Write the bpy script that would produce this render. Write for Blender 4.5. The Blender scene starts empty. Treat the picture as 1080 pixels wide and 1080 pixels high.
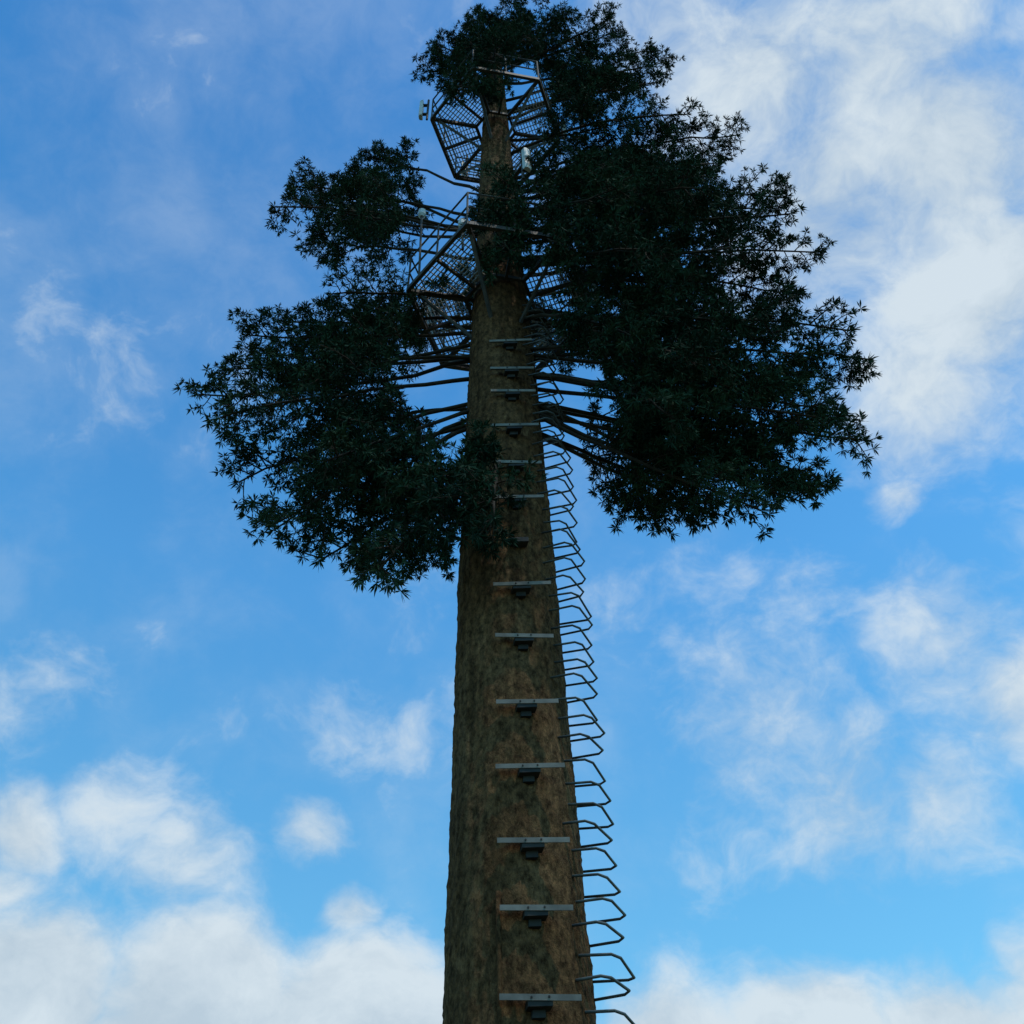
import bpy, math, random
import numpy as np
from mathutils import Vector, Matrix, noise
random.seed(7); np.random.seed(7)
scene=bpy.context.scene
scene.view_settings.view_transform='Standard'
try: scene.view_settings.look='None'
except: pass
COL=scene.collection

# ------------------------------------------------------------ materials
def mat(name,base,rough=0.8,metal=0.0,var=None,scale=8,bump=0,bscale=40,dist=0.01,spec=0.3):
    m=bpy.data.materials.new(name); m.use_nodes=True; nt=m.node_tree; b=nt.nodes["Principled BSDF"]
    b.inputs["Roughness"].default_value=rough; b.inputs["Metallic"].default_value=metal
    b.inputs["Specular IOR Level"].default_value=spec
    tc=nt.nodes.new("ShaderNodeTexCoord")
    n=nt.nodes.new("ShaderNodeTexNoise"); n.inputs["Scale"].default_value=scale; n.inputs["Detail"].default_value=3
    nt.links.new(tc.outputs["Object"],n.inputs["Vector"])
    r=nt.nodes.new("ShaderNodeValToRGB"); r.color_ramp.elements[0].position=.35; r.color_ramp.elements[1].position=.65
    r.color_ramp.elements[0].color=(*base,1); r.color_ramp.elements[1].color=(*(var or base),1)
    nt.links.new(n.outputs["Fac"],r.inputs["Fac"]); nt.links.new(r.outputs["Color"],b.inputs["Base Color"])
    if bump:
        n2=nt.nodes.new("ShaderNodeTexNoise"); n2.inputs["Scale"].default_value=bscale; n2.inputs["Detail"].default_value=4
        nt.links.new(tc.outputs["Object"],n2.inputs["Vector"])
        bp=nt.nodes.new("ShaderNodeBump"); bp.inputs["Strength"].default_value=bump; bp.inputs["Distance"].default_value=dist
        nt.links.new(n2.outputs["Fac"],bp.inputs["Height"]); nt.links.new(bp.outputs["Normal"],b.inputs["Normal"])
    return m
M_foliage=mat("foliage_needles",(.013,.031,.021),.85,0,(.030,.060,.035),1.3,spec=.03)
M_branch=mat("branch_bark",(.022,.017,.013),.9,0,(.04,.03,.022),9,.5,60,spec=.1)
M_steel=mat("painted_steel",(.03,.026,.024),.65,.2,(.065,.055,.045),6,.2,80)
M_rung=mat("weathered_steel",(.10,.092,.082),.75,.05,(.175,.16,.14),7,.15,90)
M_wire=mat("step_iron_steel",(.05,.055,.06),.55,.3,(.10,.11,.11),6)
M_grate=mat("grating_galvanised",(.24,.24,.22),.6,.2,(.38,.38,.35),2.5)
M_panel=mat("antenna_plastic",(.35,.36,.36),.5,0,(.5,.5,.49),3)
M_conc=mat("concrete",(.28,.27,.25),.9,0,(.36,.35,.32),3,.4,30)
M_black=mat("bracket_black",(.014,.013,.013),.7,.1,(.025,.023,.02),10)
M_grass=mat("grass_soil",(.07,.075,.03),.95,0,(.13,.11,.055),.35,.6,4,.05)

# trunk bark: mottled sprayed mortar
m=bpy.data.materials.new("bark_render"); m.use_nodes=True; nt=m.node_tree; b=nt.nodes["Principled BSDF"]; lk=nt.links.new
b.inputs["Roughness"].default_value=.95; b.inputs["Specular IOR Level"].default_value=.05
tc=nt.nodes.new("ShaderNodeTexCoord")
def mp(s):
    a=nt.nodes.new("ShaderNodeMapping"); a.inputs["Scale"].default_value=s; lk(tc.outputs["Object"],a.inputs["Vector"]); return a.outputs[0]
def nz(vec,sc,det=6,ro=.6):
    a=nt.nodes.new("ShaderNodeTexNoise"); a.inputs["Scale"].default_value=sc; a.inputs["Detail"].default_value=det; a.inputs["Roughness"].default_value=ro
    lk(vec,a.inputs["Vector"]); return a.outputs["Fac"]
def ramp(fac,stops):
    r=nt.nodes.new("ShaderNodeValToRGB"); e=r.color_ramp.elements
    e[0].position,e[0].color=stops[0][0],(*stops[0][1],1); e[1].position,e[1].color=stops[-1][0],(*stops[-1][1],1)
    for p,c in stops[1:-1]:
        x=e.new(p); x.color=(*c,1)
    lk(fac,r.inputs["Fac"]); return r.outputs["Color"]
def mix(kind,f,a,bb):
    x=nt.nodes.new("ShaderNodeMix"); x.data_type='RGBA'; x.blend_type=kind
    if isinstance(f,(int,float)): x.inputs[0].default_value=f
    else: lk(f,x.inputs[0])
    lk(a,x.inputs[6]); lk(bb,x.inputs[7]); return x.outputs[2]
big=ramp(nz(mp((1,1,.45)),1.8),[(.3,(.115,.058,.027)),(.5,(.15,.080,.038)),(.72,(.19,.108,.054))])
fine=ramp(nz(mp((1,1,.6)),17,6,.78),[(.37,(.25,.24,.23)),(.5,(.72,.72,.72)),(.66,(1.4,1.35,1.28))])
c1=mix('MULTIPLY',1.0,big,fine)
streak=ramp(nz(mp((8,8,.5)),1.6,4),[(.38,(.5,.5,.5)),(.55,(1,1,1))])
c2=mix('MULTIPLY',.7,c1,streak)
lk(c2,b.inputs["Base Color"])
bp=nt.nodes.new("ShaderNodeBump"); bp.inputs["Strength"].default_value=1; bp.inputs["Distance"].default_value=.05
lk(nz(mp((1,1,.6)),18,6,.72),bp.inputs["Height"]); lk(bp.outputs["Normal"],b.inputs["Normal"])
M_bark=m

# ------------------------------------------------------------ mesh helpers
class Acc:
    def __init__(s): s.v=[]; s.f=[]
    def tube(s,pts,rad,n=6,cap=True):
        pts=[Vector(p) for p in pts]
        if isinstance(rad,(int,float)): rad=[rad]*len(pts)
        base=len(s.v); ref=None
        for i,p in enumerate(pts):
            d=(pts[min(i+1,len(pts)-1)]-pts[max(i-1,0)])
            if d.length<1e-6: d=Vector((0,0,1))
            d.normalize()
            if ref is None:
                ref=d.orthogonal().normalized()
            else:
                ref=(ref-d*ref.dot(d))
                ref=ref.normalized() if ref.length>1e-5 else d.orthogonal().normalized()
            q=d.cross(ref)
            for k in range(n):
                a=2*math.pi*k/n
                s.v.append(tuple(p+(ref*math.cos(a)+q*math.sin(a))*rad[i]))
        for i in range(len(pts)-1):
            for k in range(n):
                a=base+i*n+k; c=base+i*n+(k+1)%n
                s.f.append((a,c,c+n,a+n))
        if cap:
            s.f.append(tuple(base+k for k in range(n))[::-1])
            s.f.append(tuple(base+(len(pts)-1)*n+k for k in range(n)))
    def box(s,c,ax,ay,az):   # centre + half axis vectors
        c,ax,ay,az=map(Vector,(c,ax,ay,az)); base=len(s.v)
        for i in (-1,1):
            for j in (-1,1):
                for k in (-1,1): s.v.append(tuple(c+ax*i+ay*j+az*k))
        for q in ((0,1,3,2),(4,6,7,5),(0,4,5,1),(2,3,7,6),(0,2,6,4),(1,5,7,3)): s.f.append(tuple(base+i for i in q))
    def bar(s,a,b_,w,h,up=Vector((0,0,1))):
        a=Vector(a);b_=Vector(b_); d=b_-a; L=d.length; d.normalize()
        sd=d.cross(up); sd=sd.normalized() if sd.length>1e-4 else d.orthogonal().normalized(); u=sd.cross(d)
        s.box((a+b_)/2,d*L/2,sd*w/2,u*h/2)
    def obj(s,name,material,parent=None,smooth=False):
        me=bpy.data.meshes.new(name); me.from_pydata(s.v,[],s.f); me.update()
        if smooth:
            for p in me.polygons: p.use_smooth=True
        me.materials.append(material); o=bpy.data.objects.new(name,me); COL.objects.link(o)
        if parent: o.parent=parent
        return o

tower=bpy.data.objects.new("pine_tree_cell_tower",None); COL.objects.link(tower)

# ------------------------------------------------------------ trunk
prof=[(0,.64),(1.5,.60),(5.2,.555),(7.3,.53),(9.9,.505),(12,.465),(13.4,.435),(14.8,.40),(17,.34),(20,.28),(24,.19),(26.2,.13)]
def R(z):
    for (z0,r0),(z1,r1) in zip(prof,prof[1:]):
        if z<=z1: return r0+(r1-r0)*(z-z0)/(z1-z0)
    return prof[-1][1]
A=Acc(); n=180; rows=620; ZT=26.2
for i in range(rows+1):
    z=ZT*i/rows
    for k in range(n):
        a=2*math.pi*k/n; r=R(z); x,y=math.cos(a),math.sin(a)
        d=noise.fractal(Vector((x*3,y*3,z*1.6)),1,2,4)*.014+noise.fractal(Vector((x*12,y*12,z*12)),.8,2,4)*.012
        d+=-abs(noise.noise(Vector((x*6,y*6,z*.9))))*.018
        A.v.append((x*(r+d),y*(r+d),z))
for i in range(rows):
    for k in range(n):
        a=i*n+k; c=i*n+(k+1)%n; A.f.append((a,c,c+n,a+n))
A.f.append(tuple(rows*n+k for k in range(n)))
A.obj("trunk",M_bark,tower,True)
A=Acc(); a=math.radians(-103)
A.tube([(math.cos(a)*(R(z)+.006),math.sin(a)*(R(z)+.006),z) for z in np.linspace(0,5.9,14)],.018,8)
A.obj("cable_conduit",M_bark,tower,True)

# ------------------------------------------------------------ front step bars
A=Acc(); Bk=Acc(); ang=math.radians(-76)
rad=Vector((math.cos(ang),math.sin(ang),0))
zs=[13.55,12.9,12.4,11.7,11.0,10.4,9.09,8.41,7.64,6.97,6.28,5.72,5.06,4.4,3.75,3.1,2.45,1.8]
for z in zs:
    w=.275+random.uniform(-.01,.01)
    r=R(z); c=rad*(r+.085)+Vector((0,0,z)); tx=Vector((1,random.uniform(-.03,.03),random.uniform(-.06,-.01))).normalized()
    A.box(c,tx*w,Vector((0,.003,0)),Vector((0,0,.022)))
    A.box(c+Vector((0,.024,.0185)),tx*w,Vector((0,.0205,0)),Vector((0,0,.003)))
    Bk.box(rad*(r+.035)+Vector((0,0,z-.03)),Vector((.085,0,0)),rad*.045,Vector((0,0,.028)))
    Bk.box(rad*(r+.012)+Vector((0,0,z-.075)),Vector((.045,0,0)),rad*.02,Vector((0,0,.04)))
    for sx in (-.06,.06):
        Bk.tube([c+Vector((sx,-.004,0)),c+Vector((sx,-.012,0))],.008,6)
z=9.76; Bk.box(rad*(R(z)+.035)+Vector((0,0,z-.03)),Vector((.085,0,0)),rad*.045,Vector((0,0,.03)))
A.obj("step_bars",M_rung,tower); Bk.obj("step_brackets",M_black,tower)

# ------------------------------------------------------------ side step irons (U hoops)
A=Acc(); z=.8
while z<14.9:
    ph=math.radians(-16+random.uniform(-5,5)); rd=Vector((math.cos(ph),math.sin(ph),0)); tg=Vector((-math.sin(ph),math.cos(ph),0))
    r=R(z); e=.27+random.uniform(-.03,.03); hw=.19+random.uniform(-.015,.015); dz=random.uniform(-.03,.03); o=Vector((0,0,z))
    sag=-.03+random.uniform(-.02,.02); sk=.05
    p=[rd*(r-.12)-tg*hw, rd*(r+e-.06-sk)-tg*hw+Vector((0,0,sag*.7)), rd*(r+e-sk)-tg*(hw-.05)+Vector((0,0,sag)),
       rd*(r+e)+tg*(hw-.05)+Vector((0,0,sag+dz)), rd*(r+e-.05)+tg*hw+Vector((0,0,sag*.7+dz)), rd*(r-.12)+tg*hw+Vector((0,0,dz))]
    A.tube([o+q for q in p],.0115,6)
    z+=.215+random.uniform(-.02,.02)
A.obj("side_step_irons",M_wire,tower,True)

# ------------------------------------------------------------ platforms
def platform(z,rad_o,name,rails=True):
    F=Acc(); G=Acc(); N=6; rot=math.radians(12)
    V=[Vector((rad_o*math.cos(rot+2*math.pi*i/N),rad_o*math.sin(rot+2*math.pi*i/N),z)) for i in range(N)]
    ri=R(z)+.12
    W=[v*(ri/rad_o)+Vector((0,0,z*(1-ri/rad_o))) for v in V]
    for i in range(N):
        a,b2=V[i],V[(i+1)%N]
        F.bar(a,b2,.05,.09); F.bar(W[i],W[(i+1)%N],.04,.07)
        F.bar(W[i]-Vector((0,0,.003)),a-Vector((0,0,.003)),.05,.085)
        F.bar((a+b2)/2-Vector((0,0,.05)),Vector((W[i].x*.5+W[(i+1)%N].x*.5,W[i].y*.5+W[(i+1)%N].y*.5,z-.05)),.04,.06)
        d=Vector((a.x,a.y,0)).normalized()
        F.tube([d*(R(z-1.0)-.03)+Vector((0,0,z-1.0)), a+Vector((0,0,-.06))-d*.15],.028,6)
        if rails:
            for q in (a,(a+b2)/2): F.tube([q,q+Vector((0,0,.95))],.016,6)
            for h in (.5,.95): F.tube([a+Vector((0,0,h)),b2+Vector((0,0,h))],.014,6)
        if i==4: continue
        e=(b2-a); m_=(a+b2)/2; inn=(W[i]+W[(i+1)%N])/2; dn=(inn-m_); depth=dn.length
        k=0.03
        while k<depth-.02:
            t=k/depth; p=a.lerp(W[i],t); q=b2.lerp(W[(i+1)%N],t)
            G.bar(p+Vector((0,0,.05)),q+Vector((0,0,.05)),.014,.022); k+=.055
        L=e.length; k=-L/2+.05; en=e.normalized()
        while k<L/2:
            s=m_+en*k
            lim=depth if abs(k)<=(W[i]-W[(i+1)%N]).length/2 else depth*(L/2-abs(k))/(L/2-(W[i]-W[(i+1)%N]).length/2)
            if lim>.03: G.bar(s+Vector((0,0,.05)),s+dn.normalized()*lim+Vector((0,0,.05)),.012,.014)
            k+=.09
    F.obj(name+"_frame",M_steel,tower); G.obj(name+"_grating",M_grate,tower)
platform(15.3,1.32,"lower_platform"); platform(21.6,1.2,"upper_platform")

P=Acc(); Q=Acc()
def antenna(x,y,z,h=.75,w=.07):
    out=Vector((x,y,0)).normalized(); t=Vector((-out.y,out.x,0)); c=Vector((x,y,z))
    Q.tube([c-Vector((0,0,h*.65)),c+Vector((0,0,h*.65))],.022,8)
    pc=c+out*.12
    ring=[(-w,-.03),(-w*.85,.03),(-w*.4,.045),(w*.4,.045),(w*.85,.03),(w,-.03)]
    b0=len(P.v)
    for zz,sc in ((-h/2,.85),(-h/2+.04,1),(h/2-.04,1),(h/2,.85)):
        for (u_,v_) in ring: P.v.append(tuple(pc+t*u_*sc+out*v_*sc+Vector((0,0,zz))))
    for i in range(3):
        for k in range(6): P.f.append((b0+i*6+k,b0+i*6+(k+1)%6,b0+(i+1)*6+(k+1)%6,b0+(i+1)*6+k))
    P.f.append(tuple(b0+k for k in range(6))[::-1]); P.f.append(tuple(b0+18+k for k in range(6)))
    for s_ in (-.3,.3): Q.bar(c+Vector((0,0,h*s_)),pc+Vector((0,0,h*s_)),.05,.04)
for (x,y,z) in [(-1.0,.75,16.3),(1.3,.3,16.3),(-1.3,0,22.7),(.42,-.6,18.6),(1.2,.4,22.6),(-.6,1.1,22.6)]: antenna(x,y,z)
Q.bar((.1,-.2,18.6),(.42,-.6,18.6),.05,.05)
for (x,y,z) in [(-1.15,-.5,17.2),(-.5,-.9,16.0),(1.05,.8,15.9)]:
    P.tube([(x,y,z-.1),(x,y,z-.05),(x,y,z+.08),(x,y,z+.12)],[.03,.06,.06,.02],10)
    Q.tube([(x,y,z-.1),(x*.97,y*.97,15.3)],.018,6)
P.obj("antenna_panels",M_panel,tower); Q.obj("antenna_mounts",M_steel,tower)

# ------------------------------------------------------------ branches and foliage
# tip x,y,z, height at which the limb leaves the trunk, where foliage starts along it
limbs=[(-3.4,-.60,17.4,17.3,.4),(-3.13,.60,18.58,16.7,.45),(-3.8,.80,21.2,17.7,.45),(-2.35,.50,21.7,19.0,.5),(-2.19,-.90,16.47,17.3,.6),(-2.9,1.0,20.3,17.5,.42),(-3.0,0,19.2,17.6,.42),(-2.4,.3,19.6,18.0,.45),
(-3.9,0,13.3,13.9,.36),(-4.05,.80,15.1,14.1,.36),(-3.65,.30,15.2,14.6,.36),(-3.4,1.0,16.7,14.8,.43),(-3.3,-.5,12.08,13.4,.34),(-2.28,-.5,14.87,15.3,.35),(-2.0,1.5,17.12,15.1,.4),(-3.0,0,14.2,14.3,.32),(-2.6,-.2,13.2,13.9,.35),(-2.5,.6,15.9,15.0,.4),
(-3.28,.5,12.1,13.0,.30),(-2.5,-.2,10.5,12.4,.28),(-2.15,.6,10.75,12.0,.28),(-1.21,-.8,9.1,11.8,.33),(-1.07,1.2,11.4,12.0,.4),(-2.8,1.8,14.3,13.0,.33),(-.10,-1.25,9.3,11.4,.35),(-1.9,-.8,10.8,12.6,.33),(-.75,-.9,9.5,11.6,.4),(-1.5,.2,10.4,11.9,.33),(-2.75,.6,11.3,12.6,.3),(-1.8,1.6,13.0,12.8,.36),(-1.9,.2,11.3,12.7,.35),
(4.25,0,11.9,13.2,.3),(3.9,.8,12.2,13.0,.3),(2.71,-.3,10.35,12.6,.4),(2.5,.9,11.7,12.4,.43),(2.3,1.6,12.8,12.6,.4),(1.75,1.8,14.0,12.8,.48),(3.8,-.6,11.5,13.4,.3),(3.26,1.5,13.6,13.0,.3),(1.9,-.9,11.2,13.3,.5),(3.3,.1,10.95,12.9,.4),(2.1,0,11.0,12.7,.5),(3.7,.2,11.3,12.8,.4),(3.9,-.1,12.4,13.5,.4),
(4.9,.2,13.9,14.1,.3),(4.3,-.7,13.2,14.6,.3),(4.6,.9,14.5,13.9,.3),(3.88,.3,14.8,14.8,.3),(2.45,-1.2,11.9,13.9,.35),(2.64,1.6,17.0,14.6,.33),(2.9,-.3,14.2,15.0,.33),(3.5,0,12.9,14.0,.35),(1.7,-1.0,12.6,14.6,.4),(4.3,.2,15.6,15.0,.4),
(4.9,.2,16.9,16.1,.3),(4.25,-.7,16.4,17.0,.3),(4.6,.8,16.7,15.6,.3),(3.25,-1.2,14.5,16.4,.3),(3.42,1.4,18.1,15.8,.3),(2.03,-1.6,13.8,16.1,.35),(3.2,0,16.4,16.6,.3),(2.3,.5,17.5,16.5,.3),(2.3,-.8,14.9,16.4,.35),(4.75,.1,18.6,17.2,.33),(4.1,-.2,17.6,17.2,.35),
(4.35,0,21.0,19.4,.3),(4.15,.9,21.5,18.7,.3),(3.25,-.8,20.0,20.3,.25),(2.78,-1.5,15.6,18.0,.28),(1.63,-1.5,15.7,18.0,.3),(2.9,1.2,22.4,19.4,.28),(3.3,-.6,18.0,18.5,.28),(2.1,-.8,17.8,19.5,.28),(2.6,.3,20.0,19.0,.28),(1.9,-.5,20.3,21.0,.35),(1.6,-1.3,16.8,18.6,.4),(3.5,.6,19.6,18.0,.3),(3.7,-.1,19.6,18.8,.35),
(3.55,0,24.9,23.0,.25),(3.3,.4,26.8,24.0,.3),(2.38,-.8,25.2,24.5,.2),(1.78,0,28.0,25.5,.25),(.53,-.5,27.2,25.8,.1),(-.43,0,28.1,25.8,.15),(-1.2,0,25.9,24.0,.25),(-.67,-1.2,20.6,22.5,.3),(.05,-1.5,21.6,23.5,.3),(-.9,-.7,22.6,23.6,.3),(.7,-1.1,23.4,24.8,.25),(1.3,-.6,25.2,25.2,.2),(.2,.6,28.0,26,.1),(2.4,.2,24.0,22.5,.3),(2.5,-.4,22.4,22.0,.35),(-.5,-.9,23.8,24.8,.2),(2.7,-.2,26.3,25,.25),(-1.0,-.4,25.0,24.8,.25),(.2,-1.0,24.6,25.2,.2),(3.2,-.2,23.2,22.3,.35),(-1.35,-.2,24.3,23.8,.4),
(.15,-1.15,14.7,17.3,.35),(.55,-1.2,15.9,18.2,.35),(.8,-1.3,14.6,17.0,.4),
(.6,3.3,19.8,16.8,.5),(-.9,3.3,21,18,.5),(.4,3.0,23.5,20.5,.4),(1.8,3.0,18.5,15.5,.5)]
BR=Acc(); tufts=[]
up=Vector((0,0,1))
def tuft(p,d,s=1.0): tufts.append((p.x,p.y,p.z,d.x,d.y,d.z,s))
def rnd(s): return Vector((random.gauss(0,s),random.gauss(0,s),random.gauss(0,s)))
def curve(p0,p1,arch,n_,wob=.03):
    out=[]
    L=(p1-p0).length; off=rnd(wob*L)
    for i in range(n_+1):
        t=i/n_; q=p0.lerp(p1,t)+up*(arch*4*t*(1-t))+off*math.sin(math.pi*t)+ (rnd(.005*L) if 0<i<n_ else Vector())
        out.append(q)
    return out
for (x,y,z,z0,ts) in limbs:
    T=Vector((x,y,z)); h=Vector((x,y,0)).normalized(); z0=min(z0,25.9)
    S=h*(R(z0)*.7)+up*z0
    pts=curve(S,T,.10,9); L=(T-S).length
    BR.tube(pts,[.023*(1-i/10)+.009 for i in range(10)],6)
    ns=max(11,int(L*(1-ts)*9.8))
    for j in range(ns):
        t=ts+(1-ts)*(j+random.random()*.6)/ns; t=min(t,.995)
        fi=t*9; i0=min(int(fi),8); p=pts[i0].lerp(pts[i0+1],fi-i0); dm=(pts[i0+1]-pts[i0]).normalized()
        s0=dm.cross(up).normalized(); u2=s0.cross(dm); a=random.uniform(0,6.283)
        side=s0*math.cos(a)*1.0+u2*math.sin(a)*.7
        l2=(.20+.60*(1-t)**.7*min(1,L/2.6))*random.uniform(.6,1.25)
        thin=random.random()<.18
        if thin: l2*=1.4
        d2=(dm*random.uniform(.35,.9)+side+up*.05).normalized()
        q=curve(p,p+d2*l2+up*((-.22 if thin else -.10)*l2),.04*l2,4,.05)
        BR.tube(q,[.011,.009,.008,.006,.005],4,False)
        nt3=max(3,int(l2/(.075 if thin else .047)))
        for k in range(nt3):
            t3=.15+.85*(k+.5)/nt3; f3=t3*4; i3=min(int(f3),3); pp=q[i3].lerp(q[i3+1],f3-i3)
            s3=d2.cross(up); s3=s3.normalized()*(1 if k%2 else -1)
            d3=(d2*random.uniform(.3,1)+s3*random.uniform(.3,1.0)+up*random.uniform(-.8,.8)).normalized()
            l3=random.uniform(.05,.14) if thin else random.uniform(.06,.24)
            e=pp+d3*l3
            BR.tube([pp,e],[.005,.004],3,False)
            tuft(e,d3,random.uniform(.8,1.15))
            if l3>.12: tuft(pp+d3*l3*.5,(d3+rnd(.3)).normalized(),.85)
        tuft(q[-1],d2,1.1)
    tuft(T,(T-S).normalized(),1.2)
BR.obj("limbs",M_branch,tower,True)
T_=np.array(tufts); nT=len(T_); NB=19
pos=np.repeat(T_[:,0:3],NB,0); dr=np.repeat(T_[:,3:6],NB,0); sc=np.repeat(T_[:,6],NB)
N_=len(pos)
rv=np.random.normal(size=(N_,3)); rv/=np.linalg.norm(rv,axis=1)[:,None]
bd=dr*np.random.uniform(.0,1.1,(N_,1))+rv*.9; bd/=np.linalg.norm(bd,axis=1)[:,None]
ln=np.random.uniform(.06,.125,N_)*sc; wd=np.random.uniform(.006,.0115,N_)*sc
sv=np.cross(bd,np.random.normal(size=(N_,3))); sv/=np.linalg.norm(sv,axis=1)[:,None]
droop=np.zeros((N_,3)); droop[:,2]=-.02*np.random.rand(N_)
v0=pos; v1=pos+bd*(ln*.55)[:,None]+sv*wd[:,None]; v2=pos+bd*ln[:,None]+droop; v3=pos+bd*(ln*.55)[:,None]-sv*wd[:,None]
V=np.stack([v0,v1,v2,v3],1).reshape(-1,3)
me=bpy.data.meshes.new("foliage"); me.vertices.add(len(V)); me.vertices.foreach_set("co",V.ravel().astype(np.float32))
me.loops.add(N_*4); me.loops.foreach_set("vertex_index",np.arange(N_*4,dtype=np.int32))
me.polygons.add(N_); me.polygons.foreach_set("loop_start",np.arange(0,N_*4,4,dtype=np.int32)); me.polygons.foreach_set("loop_total",np.full(N_,4,dtype=np.int32))
me.update(calc_edges=True); me.materials.append(M_foliage)
o=bpy.data.objects.new("foliage",me); COL.objects.link(o); o.parent=tower

# ------------------------------------------------------------ ground and plinth
A=Acc(); g=40; S_=4000
for i in range(g+1):
    for j in range(g+1):
        x=(i/g*2-1); y=(j/g*2-1); x=math.copysign(abs(x)**2.2,x)*S_; y=math.copysign(abs(y)**2.2,y)*S_
        A.v.append((x,y,0 if math.hypot(x,y)<12 else noise.noise(Vector((x*.02,y*.02,0)))*.5))
for i in range(g):
    for j in range(g): a=i*(g+1)+j; A.f.append((a,a+g+1,a+g+2,a+1))
A.obj("ground",M_grass)
A=Acc(); n=8
for rr,zz in ((1.35,-.2),(1.35,.22),(1.30,.26),(0,.26)):
    for k in range(n):
        a=2*math.pi*(k+.5)/n; A.v.append((rr*math.cos(a),rr*math.sin(a),zz))
for i in range(3):
    for k in range(n): A.f.append((i*n+k,i*n+(k+1)%n,(i+1)*n+(k+1)%n,(i+1)*n+k))
A.obj("concrete_plinth",M_conc,tower)

# ------------------------------------------------------------ sky
w=bpy.data.worlds.new("World"); scene.world=w; w.use_nodes=True; nt=w.node_tree; lk=nt.links.new
try:
    w.cycles.sampling_method='MANUAL'; w.cycles.sample_map_resolution=256
except Exception: pass
bg=nt.nodes["Background"]; bg.inputs[1].default_value=.15
SEL,SAZ=math.radians(70),math.radians(130)
s=nt.nodes.new("ShaderNodeTexSky"); s.sky_type='NISHITA'; s.sun_disc=False; s.sun_elevation=SEL; s.sun_rotation=SAZ; s.ozone_density=1.6; s.dust_density=.6
tc=nt.nodes.new("ShaderNodeTexCoord"); gen=tc.outputs["Generated"]
sx=nt.nodes.new("ShaderNodeSeparateXYZ"); lk(gen,sx.inputs[0])
tint=ramp(sx.outputs[2],[(.38,(.85,1.68,1.60)),(.70,(.54,1.36,1.62)),(.97,(.21,.78,1.20))])
skyc=mix('MULTIPLY',1.0,s.outputs[0],tint)
def vm(op,a,bb=None,scale=None):
    x=nt.nodes.new("ShaderNodeVectorMath"); x.operation=op; lk(a,x.inputs[0])
    if bb is not None:
        if isinstance(bb,tuple): x.inputs[1].default_value=bb
        else: lk(bb,x.inputs[1])
    if scale is not None: x.inputs["Scale"].default_value=scale
    return x.outputs["Value"] if op=='DISTANCE' else x.outputs[0]
def ma(op,a,bb,c=None):
    x=nt.nodes.new("ShaderNodeMath"); x.operation=op
    for i,v in enumerate((a,bb,c)):
        if v is None: continue
        if isinstance(v,(int,float)): x.inputs[i].default_value=v
        else: lk(v,x.inputs[i])
    return x.outputs[0]
def smooth(v,a,bb,o0=0,o1=1):
    x=nt.nodes.new("ShaderNodeMapRange"); x.interpolation_type='SMOOTHSTEP'; lk(v,x.inputs[0])
    for i,q in enumerate((a,bb,o0,o1)): x.inputs[i+1].default_value=q
    return x.outputs[0]
def mps(vec,sc,loc=(0,0,0)):
    a=nt.nodes.new("ShaderNodeMapping"); a.inputs["Scale"].default_value=sc; a.inputs["Location"].default_value=loc; lk(vec,a.inputs["Vector"]); return a.outputs[0]
def ncol(vec,sc,det):
    a=nt.nodes.new("ShaderNodeTexNoise"); a.inputs["Scale"].default_value=sc; a.inputs["Detail"].default_value=det; lk(vec,a.inputs["Vector"]); return a.outputs["Color"]
wn=vm('SUBTRACT',ncol(gen,9,3),(.5,.5,.5)); wd_=vm('ADD',gen,vm('SCALE',wn,scale=.07))
blobs=[(45,64,.15,1.0),(44,58.7,.14,1.1),(34.5,60.4,.13,1.0),(40.7,52.6,.13,1.1),(33.8,50.1,.09,.9),(33,66.8,.13,.95),(50,56,.12,1.05),(27,70,.11,.75),
(-25,22.5,.10,1.9),(-16.6,22.7,.10,1.9),(-8.8,22.3,.10,1.9),(-1,20.8,.09,1.6),(-33,23,.1,1.7),
(-27.5,30.6,.042,1.15),(-23.2,32.0,.06,.65),(-19,30.3,.07,.68),(-12.5,32.6,.04,.8),(-9.5,28.9,.03,.95),(-28,28,.05,.9),
(7,20.5,.085,1.8),(14.2,20.6,.085,1.8),(20.8,19.6,.09,1.8),(27,18.9,.1,1.8),
(15,36.4,.11,.60),(19.4,32.6,.085,.82),(23.5,31.5,.07,.7),(28,38,.10,.65),(28.8,45.6,.03,.7),(30,34.6,.07,.9),(20.4,42.7,.08,.35),
(-39,54.9,.09,.28),(-29.3,37.1,.08,.40),(-35.6,65.7,.12,.2),(-9,37.2,.09,.30),(-7.6,43,.09,.25),(7.3,43.7,.10,.28)]
tot=None
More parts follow.
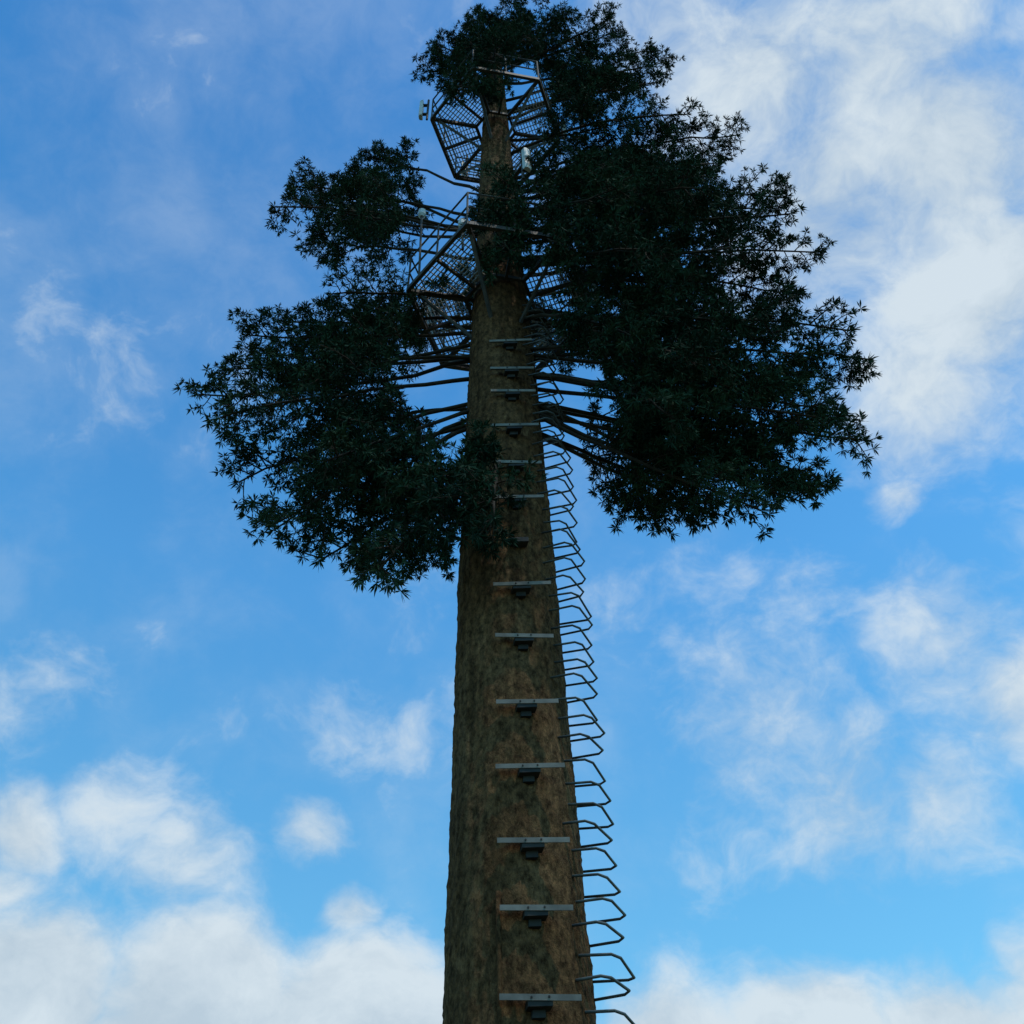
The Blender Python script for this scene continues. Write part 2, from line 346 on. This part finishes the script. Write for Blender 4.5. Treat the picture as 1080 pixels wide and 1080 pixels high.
for az,el,r_,wt in blobs:
    a=math.radians(az); e=math.radians(el); c=(math.sin(a)*math.cos(e),math.cos(a)*math.cos(e),math.sin(e))
    v=smooth(vm('DISTANCE',wd_,c),0,r_*1.5,wt,0)
    tot=v if tot is None else ma('MAXIMUM',tot,v)
nA=nz(mps(wd_,(1,1,1.35)),9,6,.62)
nB=nz(mps(gen,(1,1.0,.8),(3,1,2)),2.6,4,.6)
dens=ma('ADD',ma('MULTIPLY',tot,.95),ma('MULTIPLY',ma('SUBTRACT',nA,.5),1.9))
alpha=smooth(dens,.06,1.02)
wisp=ma('MULTIPLY',smooth(ma('ADD',ma('MULTIPLY',nB,.6),ma('MULTIPLY',nA,.4)),.44,.72),.25)
alpha=ma('MAXIMUM',alpha,wisp)
alpha=ma('MULTIPLY',alpha,.94)
cc=ramp(nA,[(.35,(3.4,4.1,4.7)),(.6,(4.6,5.2,5.6))])
col=mix('MIX',alpha,skyc,cc)
lk(col,bg.inputs[0])

# ------------------------------------------------------------ sun
ld=bpy.data.lights.new("sun",'SUN'); ld.energy=2.0; ld.angle=math.radians(.5); ld.color=(1,.93,.82)
so=bpy.data.objects.new("sun",ld); COL.objects.link(so)
sd=Vector((math.sin(SAZ)*math.cos(SEL),math.cos(SAZ)*math.cos(SEL),math.sin(SEL)))
so.rotation_euler=sd.to_track_quat('Z','Y').to_euler(); so.location=(20,-20,60)

# ------------------------------------------------------------ camera (looking steeply up)
th=math.radians(49); rho=math.radians(1.87)
fw=Vector((0,math.cos(th),math.sin(th))); r0=Vector((1,0,0)); u0=Vector((0,-math.sin(th),math.cos(th)))
r=r0*math.cos(rho)-u0*math.sin(rho); u=r0*math.sin(rho)+u0*math.cos(rho)
cd=bpy.data.cameras.new("camera"); co=bpy.data.objects.new("camera",cd); COL.objects.link(co); scene.camera=co
Mx=Matrix((r,u,-fw)).transposed().to_4x4(); Mx.translation=Vector((.07,-8,1.6)); co.matrix_world=Mx
cd.sensor_width=36; cd.lens=38.6; cd.clip_end=8000
